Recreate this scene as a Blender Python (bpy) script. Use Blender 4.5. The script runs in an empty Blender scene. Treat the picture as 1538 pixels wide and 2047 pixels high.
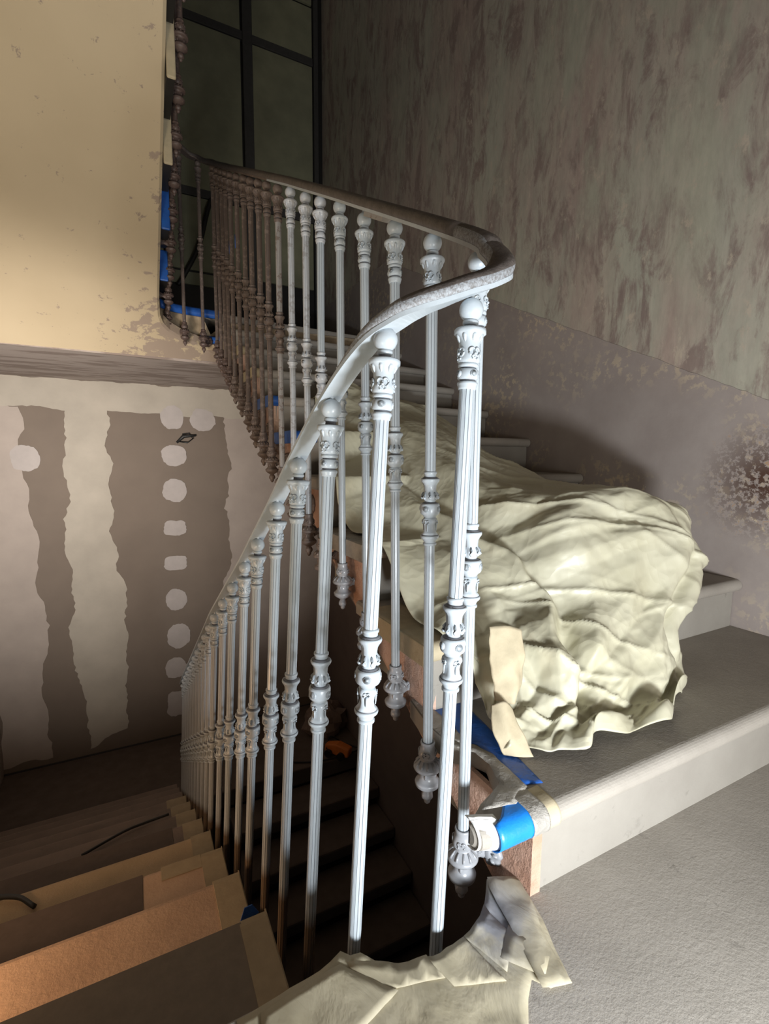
import bpy, math, random
import numpy as np
from mathutils import Vector, Matrix, noise

# ---------------------------------------------------------------- camera
S = bpy.context.scene
COL = S.collection
cd = bpy.data.cameras.new('camera'); cam = bpy.data.objects.new('camera', cd); COL.objects.link(cam)
R = ((0.88953, -0.04585, 0.45457), (-0.45682, -0.10476, 0.88337), (0.00712, -0.99344, -0.11414))
cam.matrix_world = Matrix(((R[0][0], -R[0][1], -R[0][2], 0), (R[1][0], -R[1][1], -R[1][2], 0),
                           (R[2][0], -R[2][1], -R[2][2], 0), (0, 0, 0, 1)))
cd.sensor_fit = 'HORIZONTAL'; cd.sensor_width = 36; cd.lens = 976.56 / 1538 * 36
cd.clip_start = .01; cd.clip_end = 60
S.camera = cam
# ---------------------------------------------------------------- world, lights, exposure
w = bpy.data.worlds.new('world'); S.world = w; w.use_nodes = True
w.node_tree.nodes['Background'].inputs[0].default_value = (.8, .85, .9, 1)
w.node_tree.nodes['Background'].inputs[1].default_value = .02
def area(name, loc, target, size, power, col, sy=None, spread=180):
    l = bpy.data.lights.new(name, 'AREA'); l.energy = power; l.color = col; l.shape = 'RECTANGLE'
    l.size = size; l.size_y = sy or size; l.spread = math.radians(spread)
    o = bpy.data.objects.new(name, l); COL.objects.link(o); o.location = loc
    o.rotation_euler = (Vector(target) - Vector(loc)).to_track_quat('-Z', 'Y').to_euler()
    return o
area('work_lamp', (.40, -.30, -.53), (1.25, 1.15, .28), .24, 25, (.93, .97, 1), .15)
area('warm_lamp', (-.62, .93, -.90), (-.25, 1.9, -.75), .22, 5.0, (1, .62, .34))
area('window_behind', (.85, -1.45, -.42), (1.75, 1.3, .75), 1.3, 22, (1, .96, .90), .4)  # added fill from behind the camera, no window stands there
area('hall_lamp', (-.80, 1.3, -.55), (-.45, 5.0, .0), .5, 26, (1, .92, .84), None, 78)  # added fill to brighten the left soffit and far plaster wall
area('low_fill', (-.55, .30, -.64), (-.45, 2.3, 1.5), .3, 6, (1, .90, .70), None, 110)
S.view_settings.view_transform = 'Standard'; S.view_settings.look = 'None'
S.view_settings.exposure = 0.12; S.view_settings.gamma = 1; S.view_settings.use_curve_mapping = False

FL = -.756; RI = .17; WX = 1.856; FY = 5.04; LX = -1.12; UP = .944; LOW = -2.796
rnd = random.Random(7)

# ---------------------------------------------------------------- materials
def newmat(name):
    m = bpy.data.materials.new(name); m.use_nodes = True
    nt = m.node_tree; b = nt.nodes['Principled BSDF']
    return m, nt, b
def nd(nt, typ, **kw):
    n = nt.nodes.new(typ)
    for k, v in kw.items():
        if k.startswith('i_'):
            n.inputs[k[2:]].default_value = v
        else: setattr(n, k, v)
    return n
def ramp(nt, src, p0, p1, c0=(0, 0, 0, 1), c1=(1, 1, 1, 1)):
    n = nt.nodes.new('ShaderNodeValToRGB'); e = n.color_ramp.elements
    e[0].position = p0; e[1].position = p1; e[0].color = c0; e[1].color = c1
    nt.links.new(src, n.inputs[0]); return n.outputs[0]
def mix(nt, fac, a, b, blend='MIX'):
    n = nt.nodes.new('ShaderNodeMix'); n.data_type = 'RGBA'; n.blend_type = blend
    for sock, v in ((n.inputs[0], fac), (n.inputs[6], a), (n.inputs[7], b)):
        if isinstance(v, (int, float)): sock.default_value = v
        elif isinstance(v, tuple): sock.default_value = (*v[:3], 1)
        else: nt.links.new(v, sock)
    return n.outputs[2]
def coords(nt, scale=(1, 1, 1), kind='Object'):
    tc = nt.nodes.new('ShaderNodeTexCoord'); mp = nt.nodes.new('ShaderNodeMapping')
    mp.inputs['Scale'].default_value = scale
    nt.links.new(tc.outputs[kind], mp.inputs[0]); return mp.outputs[0]
def ntex(nt, vec, scale, detail=6, rough=.6, dist=0):
    n = nd(nt, 'ShaderNodeTexNoise'); n.inputs['Scale'].default_value = scale
    n.inputs['Detail'].default_value = detail; n.inputs['Roughness'].default_value = rough
    n.inputs['Distortion'].default_value = dist
    nt.links.new(vec, n.inputs['Vector']); return n.outputs[0]
def bump(nt, b, h, strength=.3, dist=.01):
    n = nt.nodes.new('ShaderNodeBump'); n.inputs['Strength'].default_value = strength
    n.inputs['Distance'].default_value = dist
    nt.links.new(h, n.inputs['Height']); nt.links.new(n.outputs[0], b.inputs['Normal'])
def simple(name, col, rough=.8, var=.12, scale=20, bstr=.2, bd=.003, metal=0, bscale=None, sc=(1, 1, 1)):
    m, nt, b = newmat(name); v = coords(nt, sc)
    n = ntex(nt, v, scale)
    lo = tuple(c * (1 - var) for c in col); hi = tuple(min(1, c * (1 + var)) for c in col)
    nt.links.new(mix(nt, ramp(nt, n, .3, .7), lo, hi), b.inputs['Base Color'])
    b.inputs['Roughness'].default_value = rough; b.inputs['Metallic'].default_value = metal
    if bstr: bump(nt, b, ntex(nt, v, bscale or scale * 3), bstr, bd)
    return m
M = {}
# distressed green / pink plaster
m, nt, b = newmat('old_plaster'); v = coords(nt, (1, 1, .28)); v2 = coords(nt, (1, 1, .36))
a = ntex(nt, v, 3.2, 10, .66, .3); c = ntex(nt, v2, 9, 10, .72, .5); d = ntex(nt, v, 30, 5, .7)
col = mix(nt, ramp(nt, a, .36, .62), (.44, .35, .30), (.465, .455, .37))
col = mix(nt, ramp(nt, c, .475, .58), col, (.30, .235, .205))
col = mix(nt, ramp(nt, ntex(nt, coords(nt, (1, 1, .4)), 2.1, 9, .7, .2), .5, .62), col, (.45, .44, .35))
col = mix(nt, ramp(nt, ntex(nt, coords(nt, (1, 1, .6)), 14, 9, .75), .57, .64), col, (.52, .45, .36))
col = mix(nt, .35, col, ramp(nt, d, .35, .7, (.6, .6, .6, 1), (1.2, 1.2, 1.2, 1)), 'MULTIPLY')
nt.links.new(col, b.inputs['Base Color']); b.inputs['Roughness'].default_value = .85
bump(nt, b, c, .35, .004); M['plaster'] = m
# brown dado with peeling paint
m, nt, b = newmat('brown_dado'); v = coords(nt); 
f1 = ntex(nt, v, 2.2, 3, .5); f2 = ntex(nt, v, 26, 8, .7); f3 = ntex(nt, v, 45, 8, .75)
sep = nd(nt, 'ShaderNodeSeparateXYZ'); nt.links.new(v, sep.inputs[0])
col = mix(nt, ramp(nt, ntex(nt, v, 5), .3, .7), (.31, .262, .24), (.375, .325, .30))
mul = nd(nt, 'ShaderNodeMath', operation='MULTIPLY'); nt.links.new(ramp(nt, f1, .455, .60), mul.inputs[0])
nt.links.new(ramp(nt, f2, .525, .57), mul.inputs[1])
col = mix(nt, mul.outputs[0], col, (.52, .43, .32))
ds = nd(nt, 'ShaderNodeVectorMath', operation='DISTANCE'); nt.links.new(v, ds.inputs[0]); ds.inputs[1].default_value = (WX, .86, -.08)
mul2 = nd(nt, 'ShaderNodeMath', operation='MULTIPLY'); nt.links.new(ramp(nt, ds.outputs['Value'], .03, .22, (1, 1, 1, 1), (0, 0, 0, 1)), mul2.inputs[0])
nt.links.new(ramp(nt, f3, .47, .5), mul2.inputs[1])
col = mix(nt, mul2.outputs[0], col, (.075, .035, .022))
nt.links.new(ramp(nt, ds.outputs['Value'], .08, .26, (1, 1, 1, 1), (0, 0, 0, 1)), (q := nd(nt, 'ShaderNodeMath', operation='MULTIPLY')).inputs[0])
nt.links.new(ramp(nt, f3, .36, .42, (1, 1, 1, 1), (0, 0, 0, 1)), q.inputs[1])
col = mix(nt, q.outputs[0], col, (.42, .26, .13))
nt.links.new(col, b.inputs['Base Color']); b.inputs['Roughness'].default_value = .7
bump(nt, b, f2, .3, .003); M['dado'] = m
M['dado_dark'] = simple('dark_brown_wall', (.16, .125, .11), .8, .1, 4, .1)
# concrete like grey stone
def stone(name, c0, c1, pit=.5, sc=60):
    m, nt, b = newmat(name); v = coords(nt)
    n1 = ntex(nt, v, 6, 8, .6); n2 = ntex(nt, v, sc, 6, .65); n3 = ntex(nt, v, 24, 8, .7, .4)
    col = mix(nt, ramp(nt, n1, .3, .7), c0, c1)
    col = mix(nt, ramp(nt, n3, .62, .74), col, tuple(x * .78 for x in c0))
    nt.links.new(col, b.inputs['Base Color']); b.inputs['Roughness'].default_value = .82
    s = nd(nt, 'ShaderNodeMath', operation='ADD'); nt.links.new(n2, s.inputs[0]); nt.links.new(ntex(nt, v, sc * 3, 4, .7), s.inputs[1])
    bump(nt, b, s.outputs[0], pit, .004); return m
M['stone'] = stone('grey_stone', (.30, .275, .24), (.37, .34, .30), .26)
M['riser'] = stone('painted_riser', (.27, .25, .22), (.32, .30, .265), .15)
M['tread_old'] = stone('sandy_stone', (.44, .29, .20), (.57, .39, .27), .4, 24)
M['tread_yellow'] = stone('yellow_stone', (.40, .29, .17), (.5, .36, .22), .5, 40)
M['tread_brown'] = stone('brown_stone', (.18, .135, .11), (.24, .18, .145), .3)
M['string'] = stone('pink_raw_stone', (.46, .25, .17), (.74, .54, .44), 1.0, 40)
M['card'] = simple('brown_card', (.20, .165, .13), .9, .1, 40, .1)  # tone of the sheet that stands in for shade on the top step
M['card_dark'] = simple('dark_card', (.115, .085, .07), .9, .1, 40, .1)  # dark tone of the sheets added for shade lower down the flight
# soffit cream paint with peeled patches
m, nt, b = newmat('cream_soffit'); v = coords(nt)
n1 = ntex(nt, v, 2.3, 3, .5); n2 = ntex(nt, v, 13, 8, .7, .3)
ds = nd(nt, 'ShaderNodeVectorMath', operation='DISTANCE'); nt.links.new(v, ds.inputs[0]); ds.inputs[1].default_value = (.25, 3.5, .7)
ad = nd(nt, 'ShaderNodeMath', operation='MULTIPLY_ADD'); nt.links.new(ramp(nt, ds.outputs['Value'], .0, .6, (1, 1, 1, 1), (0, 0, 0, 1)), ad.inputs[0]); ad.inputs[1].default_value = .17; nt.links.new(n2, ad.inputs[2])
sx = nd(nt, 'ShaderNodeSeparateXYZ'); nt.links.new(v, sx.inputs[0])
ed = nd(nt, 'ShaderNodeMath', operation='MULTIPLY_ADD'); nt.links.new(ramp(nt, sx.outputs[0], .0, .2), ed.inputs[0]); ed.inputs[1].default_value = .075; nt.links.new(ad.outputs[0], ed.inputs[2])
col = mix(nt, ramp(nt, n1, .3, .7), (.49, .40, .265), (.54, .445, .30))
col = mix(nt, ramp(nt, ed.outputs[0], .635, .655), col, (.34, .27, .21))
nt.links.new(col, b.inputs['Base Color']); b.inputs['Roughness'].default_value = .75
bump(nt, b, ntex(nt, v, 90, 3), .1, .002); M['soffit'] = m
M['fascia'] = simple('peeling_fascia', (.42, .33, .22), .85, .35, 9, .4, .004)
m, nt, b = newmat('landing_ceiling'); v = coords(nt, (1, 5, 1)); n2 = ntex(nt, v, 2.6, 7, .6)
nt.links.new(mix(nt, ramp(nt, n2, .48, .56), (.36, .31, .28), (.235, .19, .165)), b.inputs['Base Color']); b.inputs['Roughness'].default_value = .9; M['band'] = m
M['board'] = simple('brown_board', (.185, .15, .122), .9, .07, 3, .05)
M['filler'] = simple('pale_filler', (.41, .375, .32), .9, .09, 4, .1)
M['filler_pink'] = simple('pinkish_filler', (.39, .34, .305), .9, .08, 4, .1)
M['dab'] = simple('white_filler', (.42, .385, .37), .9, .06, 12, .2)
M['green'] = simple('green_panel', (.21, .215, .145), .85, .15, 5, .1)
M['batten'] = simple('dark_steel', (.045, .045, .045), .6, .15, 30, .1)
M['black'] = simple('black_rubber', (.015, .015, .015), .5, .1, 30, 0)
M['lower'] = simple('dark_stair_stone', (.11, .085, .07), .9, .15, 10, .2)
# plastic sheet
m, nt, b = newmat('cream_plastic'); v = coords(nt)
nt.links.new(mix(nt, ramp(nt, ntex(nt, v, 5), .3, .7), (.50, .475, .34), (.55, .53, .41)), b.inputs['Base Color'])
b.inputs['Roughness'].default_value = .42; b.inputs['Specular IOR Level'].default_value = .5
vo = nd(nt, 'ShaderNodeTexVoronoi', feature='SMOOTH_F1'); vo.inputs['Scale'].default_value = 34; vo.inputs['Smoothness'].default_value = .12
nz = nd(nt, 'ShaderNodeTexNoise'); nz.inputs['Scale'].default_value = 7; nt.links.new(v, nz.inputs[0])
mm = nd(nt, 'ShaderNodeVectorMath', operation='MULTIPLY_ADD'); nt.links.new(nz.outputs[1], mm.inputs[0]); mm.inputs[1].default_value = (.14, .14, .14); nt.links.new(v, mm.inputs[2])
nt.links.new(mm.outputs[0], vo.inputs['Vector']); bump(nt, b, vo.outputs['Distance'], .22, .008); M['plastic'] = m
m, nt, b = newmat('masking_paper'); v = coords(nt)
n1 = ntex(nt, v, 16, 6, .6); sp = ntex(nt, v, 9, 5, .6)
ds = nd(nt, 'ShaderNodeVectorMath', operation='DISTANCE'); nt.links.new(v, ds.inputs[0]); ds.inputs[1].default_value = (.485, .565, FL)
k = nd(nt, 'ShaderNodeMath', operation='MULTIPLY'); nt.links.new(ramp(nt, ds.outputs['Value'], .03, .10, (1, 1, 1, 1), (0, 0, 0, 1)), k.inputs[0]); nt.links.new(ramp(nt, sp, .38, .54), k.inputs[1])
col = mix(nt, ramp(nt, n1, .3, .7), (.40, .355, .245), (.48, .435, .32))
col = mix(nt, k.outputs[0], col, (.26, .27, .30))
nt.links.new(col, b.inputs['Base Color']); b.inputs['Roughness'].default_value = .75
bump(nt, b, ntex(nt, coords(nt, (1, .45, 1)), 14, 5, .55, .7), .55, .009); M['paper'] = m
M['paper_tan'] = simple('tan_tape', (.36, .285, .185), .85, .1, 30, .2)
M['paper_cream'] = simple('cream_tape', (.46, .395, .27), .8, .1, 30, .3)
M['paper_white'] = simple('white_tape', (.80, .80, .78), .6, .05, 30, .3)
M['paper_grey'] = simple('sprayed_tape', (.34, .32, .29), .6, .25, 22, .9, .006)
m, nt, b = newmat('blue_tape'); v = coords(nt)
nt.links.new(mix(nt, ramp(nt, ntex(nt, v, 20), .35, .7), (.016, .085, .36), (.025, .13, .50)), b.inputs['Base Color'])
b.inputs['Roughness'].default_value = .4; bump(nt, b, ntex(nt, v, 40, 4, .6, 1), .4, .004); M['blue'] = m
M['blue_bright'] = simple('bright_blue_tape', (.01, .22, .75), .4, .12, 20, .4)
# paints for the iron
def paint(name, col, rough, bare=None, fade=None, spotty=0, low=None):
    """bare iron below the fade height (local z) : the sprayer stopped there"""
    m, nt, b = newmat(name); v = coords(nt)
    c = mix(nt, ramp(nt, ntex(nt, v, 60), .3, .7), tuple(x * .93 for x in col), col)
    if spotty: c = mix(nt, ramp(nt, ntex(nt, v, 45, 6, .7), .56, .60), c, spotty)
    if fade is not None:
        s = nd(nt, 'ShaderNodeSeparateXYZ'); nt.links.new(v, s.inputs[0])
        ma = nd(nt, 'ShaderNodeMath', operation='MULTIPLY_ADD'); nt.links.new(ntex(nt, coords(nt, (60, 60, 2)), 1.5), ma.inputs[0]); ma.inputs[1].default_value = .03; nt.links.new(s.outputs[2], ma.inputs[2])
        mr = nd(nt, 'ShaderNodeMapRange'); nt.links.new(ma.outputs[0], mr.inputs[0]); mr.inputs[1].default_value = -fade; mr.inputs[2].default_value = -fade + .035
        c = mix(nt, mr.outputs[0], bare, c)
    nt.links.new(c, b.inputs['Base Color']); b.inputs['Roughness'].default_value = rough
    bump(nt, b, ntex(nt, v, 180, 3), .12, .001); return m
WH = (.46, .515, .56); BARE = (.16, .115, .08)
M['white'] = paint('fresh_grey_white_paint', WH, .3)
M['grey'] = paint('grey_primer', (.33, .345, .37), .28)
M['bare'] = paint('bare_brown_iron', (.155, .12, .105), .5, spotty=(.24, .19, .165))
M['rust'] = paint('dark_rusty_iron', (.10, .07, .062), .5, spotty=(.16, .11, .09))
M['groove'] = simple('dark_groove', (.13, .135, .15), .6, .1, 30, 0)
M['wood'] = simple('dark_worn_rail', (.105, .09, .082), .5, .3, 60, .5, .003, sc=(1, 1, 1))
m, nt, b = newmat('oversprayed_rail'); v = coords(nt)
n1 = ntex(nt, v, 260, 4, .7)
nt.links.new(mix(nt, ramp(nt, n1, .40, .62), (.33, .355, .385), (.17, .165, .165)), b.inputs['Base Color']); b.inputs['Roughness'].default_value = .45
bump(nt, b, n1, .5, .003); M['overspray'] = m
M['orange'] = simple('orange_plastic', (.60, .17, .03), .5, .1, 20, .1)
M['dustpaper'] = simple('dusty_paper', (.20, .15, .125), .85, .12, 14, .5, .01)

# ---------------------------------------------------------------- mesh helpers
class MB:
    def __init__(s): s.v = []; s.f = []; s.m = []; s.sm = []
    def add(s, vs, fs, mi=0, smooth=False):
        o = len(s.v); s.v += [tuple(x) for x in vs]
        for f in fs: s.f.append(tuple(i + o for i in f)); s.m.append(mi); s.sm.append(smooth)
        return s
    def box(s, x0, x1, y0, y1, z0, z1, mi=0):
        vs = [(x, y, z) for z in (z0, z1) for y in (y0, y1) for x in (x0, x1)]
        return s.add(vs, [(0, 2, 3, 1), (4, 5, 7, 6), (0, 1, 5, 4), (2, 6, 7, 3), (0, 4, 6, 2), (1, 3, 7, 5)], mi)
    def loft(s, rings, close=True, caps=True, mi=0, smooth=False):
        n = len(rings[0]); vs = [p for r in rings for p in r]; fs = []
        for i in range(len(rings) - 1):
            for j in range(n if close else n - 1):
                a = i * n + j; b_ = i * n + (j + 1) % n
                fs.append((a, b_, b_ + n, a + n))
        if caps and close:
            fs.append(tuple(range(n - 1, -1, -1))); fs.append(tuple(range((len(rings) - 1) * n, len(rings) * n)))
        return s.add(vs, fs, mi, smooth)
    def prism(s, poly, z0, z1, mi=0):
        return s.loft([[(x, y, z0) for x, y in poly], [(x, y, z1) for x, y in poly]], mi=mi)
    def tube(s, pts, r, n=8, mi=0):
        rings = []
        for i, p in enumerate(pts):
            p = Vector(p); a = Vector(pts[max(0, i - 1)]); b_ = Vector(pts[min(len(pts) - 1, i + 1)])
            t = (b_ - a).normalized(); u = t.cross(Vector((0, 0, 1)))
            if u.length < .01: u = t.cross(Vector((1, 0, 0)))
            u.normalize(); w_ = t.cross(u)
            rr = r[i] if isinstance(r, (list, tuple)) else r
            rings.append([p + u * math.cos(2 * math.pi * k / n) * rr + w_ * math.sin(2 * math.pi * k / n) * rr for k in range(n)])
        return s.loft(rings, mi=mi, smooth=True)
    def sphere(s, c, r, n=12, mi=0, sc=(1, 1, 1)):
        rings = []
        for i in range(1, n // 2 + 2 - 1 + 1):
            a = math.pi * i / (n // 2 + 2)
            rings.append([(c[0] + r * sc[0] * math.sin(a) * math.cos(2 * math.pi * k / n), c[1] + r * sc[1] * math.sin(a) * math.sin(2 * math.pi * k / n), c[2] + r * sc[2] * math.cos(a)) for k in range(n)])
        return s.loft(rings, mi=mi, smooth=True)
    def mesh(s, name, mats):
        me = bpy.data.meshes.new(name); me.from_pydata(s.v, [], s.f)
        for m_ in mats: me.materials.append(m_)
        me.polygons.foreach_set('material_index', s.m); me.polygons.foreach_set('use_smooth', s.sm)
        import bmesh
        bm = bmesh.new(); bm.from_mesh(me); bmesh.ops.recalc_face_normals(bm, faces=bm.faces); bm.to_mesh(me); bm.free()
        return me
def link(name, me, parent=None, loc=None, kind=None):
    o = bpy.data.objects.new(name, me); COL.objects.link(o)
    if parent: o.parent = parent
    if loc: o.location = loc
    if kind: o['kind'] = kind
    return o
def build(mb, name, mats, parent=None, kind=None, bevel=0):
    if isinstance(mats, str): mats = [M[mats]]
    o = link(name, mb.mesh(name, mats), parent, kind=kind)
    if bevel:
        b_ = o.modifiers.new('bevel', 'BEVEL'); b_.width = bevel; b_.segments = 2; b_.limit_method = 'ANGLE'; b_.angle_limit = .6
    return o
def thing(name, label, cat, group=None, loc=(0, 0, 0)):
    o = bpy.data.objects.new(name, None); COL.objects.link(o); o.location = loc; o.empty_display_size = .1
    return tag(o, label, cat, group)
def tag(o, label, cat, group=None):
    o['label'] = label; o['category'] = cat
    if group: o['group'] = group
    return o
def adopt(parent, *objs):
    for o in objs:
        o.parent = parent; o.matrix_parent_inverse = Matrix.Translation(-parent.location)
def lathe(mb, prof, n=24, mod=None, mi=0, smooth=True, caps=True):
    rings = []
    for s_, r in prof:
        ring = []
        for k in range(n):
            a = 2 * math.pi * k / n; rr = r * (mod(s_, a) if mod else 1)
            ring.append((rr * math.cos(a), rr * math.sin(a), -s_))
        rings.append(ring)
    return mb.loft(rings, caps=caps, mi=mi, smooth=smooth)
def catmull(pts, n):
    out = []; P = [Vector(p) for p in pts]; P = [P[0] * 2 - P[1]] + P + [P[-1] * 2 - P[-2]]
    for i in range(1, len(P) - 2):
        for j in range(n):
            t = j / n; a, b_, c_, d_ = P[i - 1:i + 3]
            out.append(.5 * ((2 * b_) + (c_ - a) * t + (2 * a - 5 * b_ + 4 * c_ - d_) * t * t + (3 * b_ - a - 3 * c_ + d_) * t ** 3))
    out.append(P[-2]); return out

# ---------------------------------------------------------------- room shell
WELL = [(.585, .60), (.545, .612), (.53, .617), (.501, .582), (.458, .559), (.404, .546), (.357, .549), (.306, .567), (.262, .604), (.2, .604)]
build(MB().prism([(WX, -1.6), (WX, .60)] + WELL + [(LX, .600), (LX, -1.6)], FL - .2, FL), 'floor', 'stone', kind='structure', bevel=.004)
# right wall: old plaster above, brown dado below
build(MB().box(WX, WX + .15, -1.6, FY + .15, -6.1, 4.8), 'wall_right', 'plaster', kind='structure')
DT = [(-1.6, -1.03), (.872, .189), (1.418, .457), (2.404, .939), (3.612, 1.525), (FY, 1.525)]
mb = MB(); pts = []
for (y0, z0), (y1, z1) in zip(DT[:-1], DT[1:]):
    for i in range(40):
        t = i / 40; y = y0 + (y1 - y0) * t; z = z0 + (z1 - z0) * t
        pts.append((y, z + .006 * noise.noise(Vector((y * 9, 0, 0))) + .003 * noise.noise(Vector((y * 40, 3, 0)))))
pts.append((FY, 1.525))
def lowz(y): return max(-1.0, FL + (y - .9) / .347 * RI - .30) if y > 0 else -1.0
rings = [[(WX - .004, y, lowz(y)), (WX - .004, y, z), (WX + .01, y, z), (WX + .01, y, lowz(y))] for y, z in pts]
build(MB().loft(rings), 'trim_1', 'dado', kind='structure')
build(MB().box(WX - .006, WX + .01, -.5, FY, -6.1, -1.02).loft(
    [[(WX - .006, 0, -1.03), (WX - .006, FY, -1.03), (WX - .006, FY, .55), (WX - .006, 3.6, .55)],
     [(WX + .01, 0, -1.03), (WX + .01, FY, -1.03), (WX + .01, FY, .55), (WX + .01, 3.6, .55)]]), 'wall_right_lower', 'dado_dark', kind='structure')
build(MB().box(LX - .15, LX, -1.6, FY + .15, -6.1, 4.8), 'wall_left', 'filler_pink', kind='structure')
build(MB().box(LX, WX, -1.75, -1.6, -1.2, 4.8), 'wall_front', 'filler_pink', kind='structure')
build(MB().box(LX, WX, -1.6, FY + .15, 4.8, 4.9), 'ceiling', 'filler_pink', kind='structure')
wb = build(MB().box(LX, WX + .15, FY, FY + .15, -6.1, UP - .15), 'wall_back', 'board', kind='structure')
# filler on the plasterboard wall
def ragged(poly, step=.03, amp=.012, seed=0):
    out = []
    for (x0, z0), (x1, z1) in zip(poly, poly[1:] + poly[:1]):
        n = max(2, int(math.hypot(x1 - x0, z1 - z0) / step)); dx, dz = x1 - x0, z1 - z0; L_ = math.hypot(dx, dz)
        for i in range(n):
            t = i / n; k = amp * (noise.noise(Vector((x0 + dx * t, z0 + dz * t, seed)) * 5) * 1.8 + noise.noise(Vector((x0 + dx * t, z0 + dz * t, seed + 5)) * 45) * .7)
            out.append((x0 + dx * t - dz / L_ * k, z0 + dz * t + dx / L_ * k))
    return out
def plate(poly, y, th, name, mat, parent=None, kind=None):
    mb_ = MB(); mb_.loft([[(x, y, z) for x, z in poly], [(x, y - th, z) for x, z in poly]])
    return build(mb_, name, mat, parent, kind)
plate(ragged([(LX + .01, .63), (WX - .02, .63), (WX - .02, .375), (.6, .36), (.0, .375), (-.175, .385), (-.49, .372), (-.82, .39), (LX + .01, .38)], seed=1), FY - .001, .004, 'joint_compound', 'filler', wb)
plate(ragged([(LX + .01, .40), (-.83, .38), (-.79, .2), (-.86, .02), (-.80, -.3), (-.75, -.8), (-.78, -1.2), (-.72, -1.5), (-.80, -2.1), (-.76, -2.72), (LX + .01, -2.74)], amp=.022, seed=12, step=.043), FY - .001, .0035, 'joint_compound', 'filler_pink', wb)
plate(ragged([(-.49, .38), (-.18, .38), (-.19, -.3), (-.17, -1.0), (-.11, -1.25), (-.13, -1.6), (-.14, -2.0), (-.16, -2.6), (-.46, -2.73), (-.50, -2.2), (-.56, -1.7), (-.53, -1.2), (-.54, -.6), (-.51, -.2)], amp=.03, seed=3), FY - .001, .0035, 'joint_compound', 'filler', wb)
plate(ragged([(.80, .38), (WX - .05, .38), (WX - .05, -2.7), (.70, -2.7), (.74, -1.4), (.86, -1.0), (.83, -.5), (.85, .1)], amp=.03, seed=4), FY - .001, .0035, 'joint_compound', 'filler_pink', wb)
for i, (x, z) in enumerate([(.353, .341), (.353, -.008), (.348, -.339), (.335, -.699), (.33, -1.041), (.32, -1.403), (.33, -1.77), (.29, -2.093), (.303, -2.461), (-.80, -.04), (.62, .33)]):
    rx, rz = (.095 + .02 * rnd.random(), .10 + .03 * rnd.random())
    if i in (3, 4): rx, rz = .1, .07
    sq = 4 if i in (3, 4, 8) else 2.2
    poly = []
    for k_ in range(40):
        a = 2 * math.pi * k_ / 40; c_, s_ = math.cos(a), math.sin(a)
        q_ = (abs(c_) ** sq + abs(s_) ** sq) ** (-1 / sq) * (1 + .13 * noise.noise(Vector((c_ * 1.5, s_ * 1.5, i * 7))) + .10 * noise.noise(Vector((c_ * 5, s_ * 5, i * 7))))
        poly.append((x + rx * q_ * c_, z + rz * q_ * s_))
    plate(poly, FY - .003, .004, 'filler_dab', 'dab', wb)
hk = MB(); hk.tube([(.38, FY - .01, .11), (.44, FY - .02, .17), (.50, FY - .02, .175), (.55, FY - .03, .18)], [.012, .02, .014, .01], 6)
hk.tube([(.40, FY - .01, .12), (.47, FY - .05, .11), (.52, FY - .04, .15), (.49, FY - .02, .2), (.43, FY - .02, .19)], .006, 5)
tag(build(hk, 'wall_wires', 'black'), 'small tangle of black wires poking out of the plasterboard wall', 'wires')
build(MB().box(LX, WX, FY - .012, FY + .01, LOW, LOW + .012, 0), 'baseboard_back', 'batten', kind='structure')
# back partition above the upper landing
wp = build(MB().box(.16, WX, FY, FY + .05, UP - .15, 4.8), 'wall_back_upper', 'black', kind='structure')
def rectpanel(x0, x1, z0, z1): build(MB().box(x0, x1, FY - .025, FY + .001, z0, z1), 'panel', 'green', wp, bevel=.003)
for x0, x1 in ((.20, 1.055), (1.165, 1.745)):
    for z0, z1 in ((1.56, 1.67), (1.69, 2.33), (2.41, 3.78), (3.86, 4.30), (4.33, 4.75)): 
        if x0 > 1 and z0 < 1.68: continue
        rectpanel(x0, x1, z0, z1)
for x0, x1 in ((1.072, 1.16), (1.755, 1.80)): build(MB().box(x0, x1, FY - .05, FY + .001, UP, 4.8), 'post', 'batten', wp, bevel=.004)
for z0 in (2.335, 3.785): build(MB().box(.18, 1.75, FY - .035, FY - .002, z0, z0 + .07), 'batten', 'batten', wp, bevel=.003)
cb = MB(); cb.tube(catmull([(.86, FY - .06, 2.36), (.74, FY - .09, 2.28), (.63, FY - .1, 1.89), (.50, FY - .09, 1.62), (.44, FY - .08, 1.52)], 8), .02, 8)
cb.tube(catmull([(.90, FY - .06, 2.32), (.80, FY - .12, 2.15), (.80, FY - .12, 1.8), (.90, FY - .1, 1.45), (1.0, FY - .08, 1.1)], 8), .018, 8)
tag(build(cb, 'hanging_cable', 'black'), 'thick black cable loops hanging before the dark green partition', 'cable')

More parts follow.
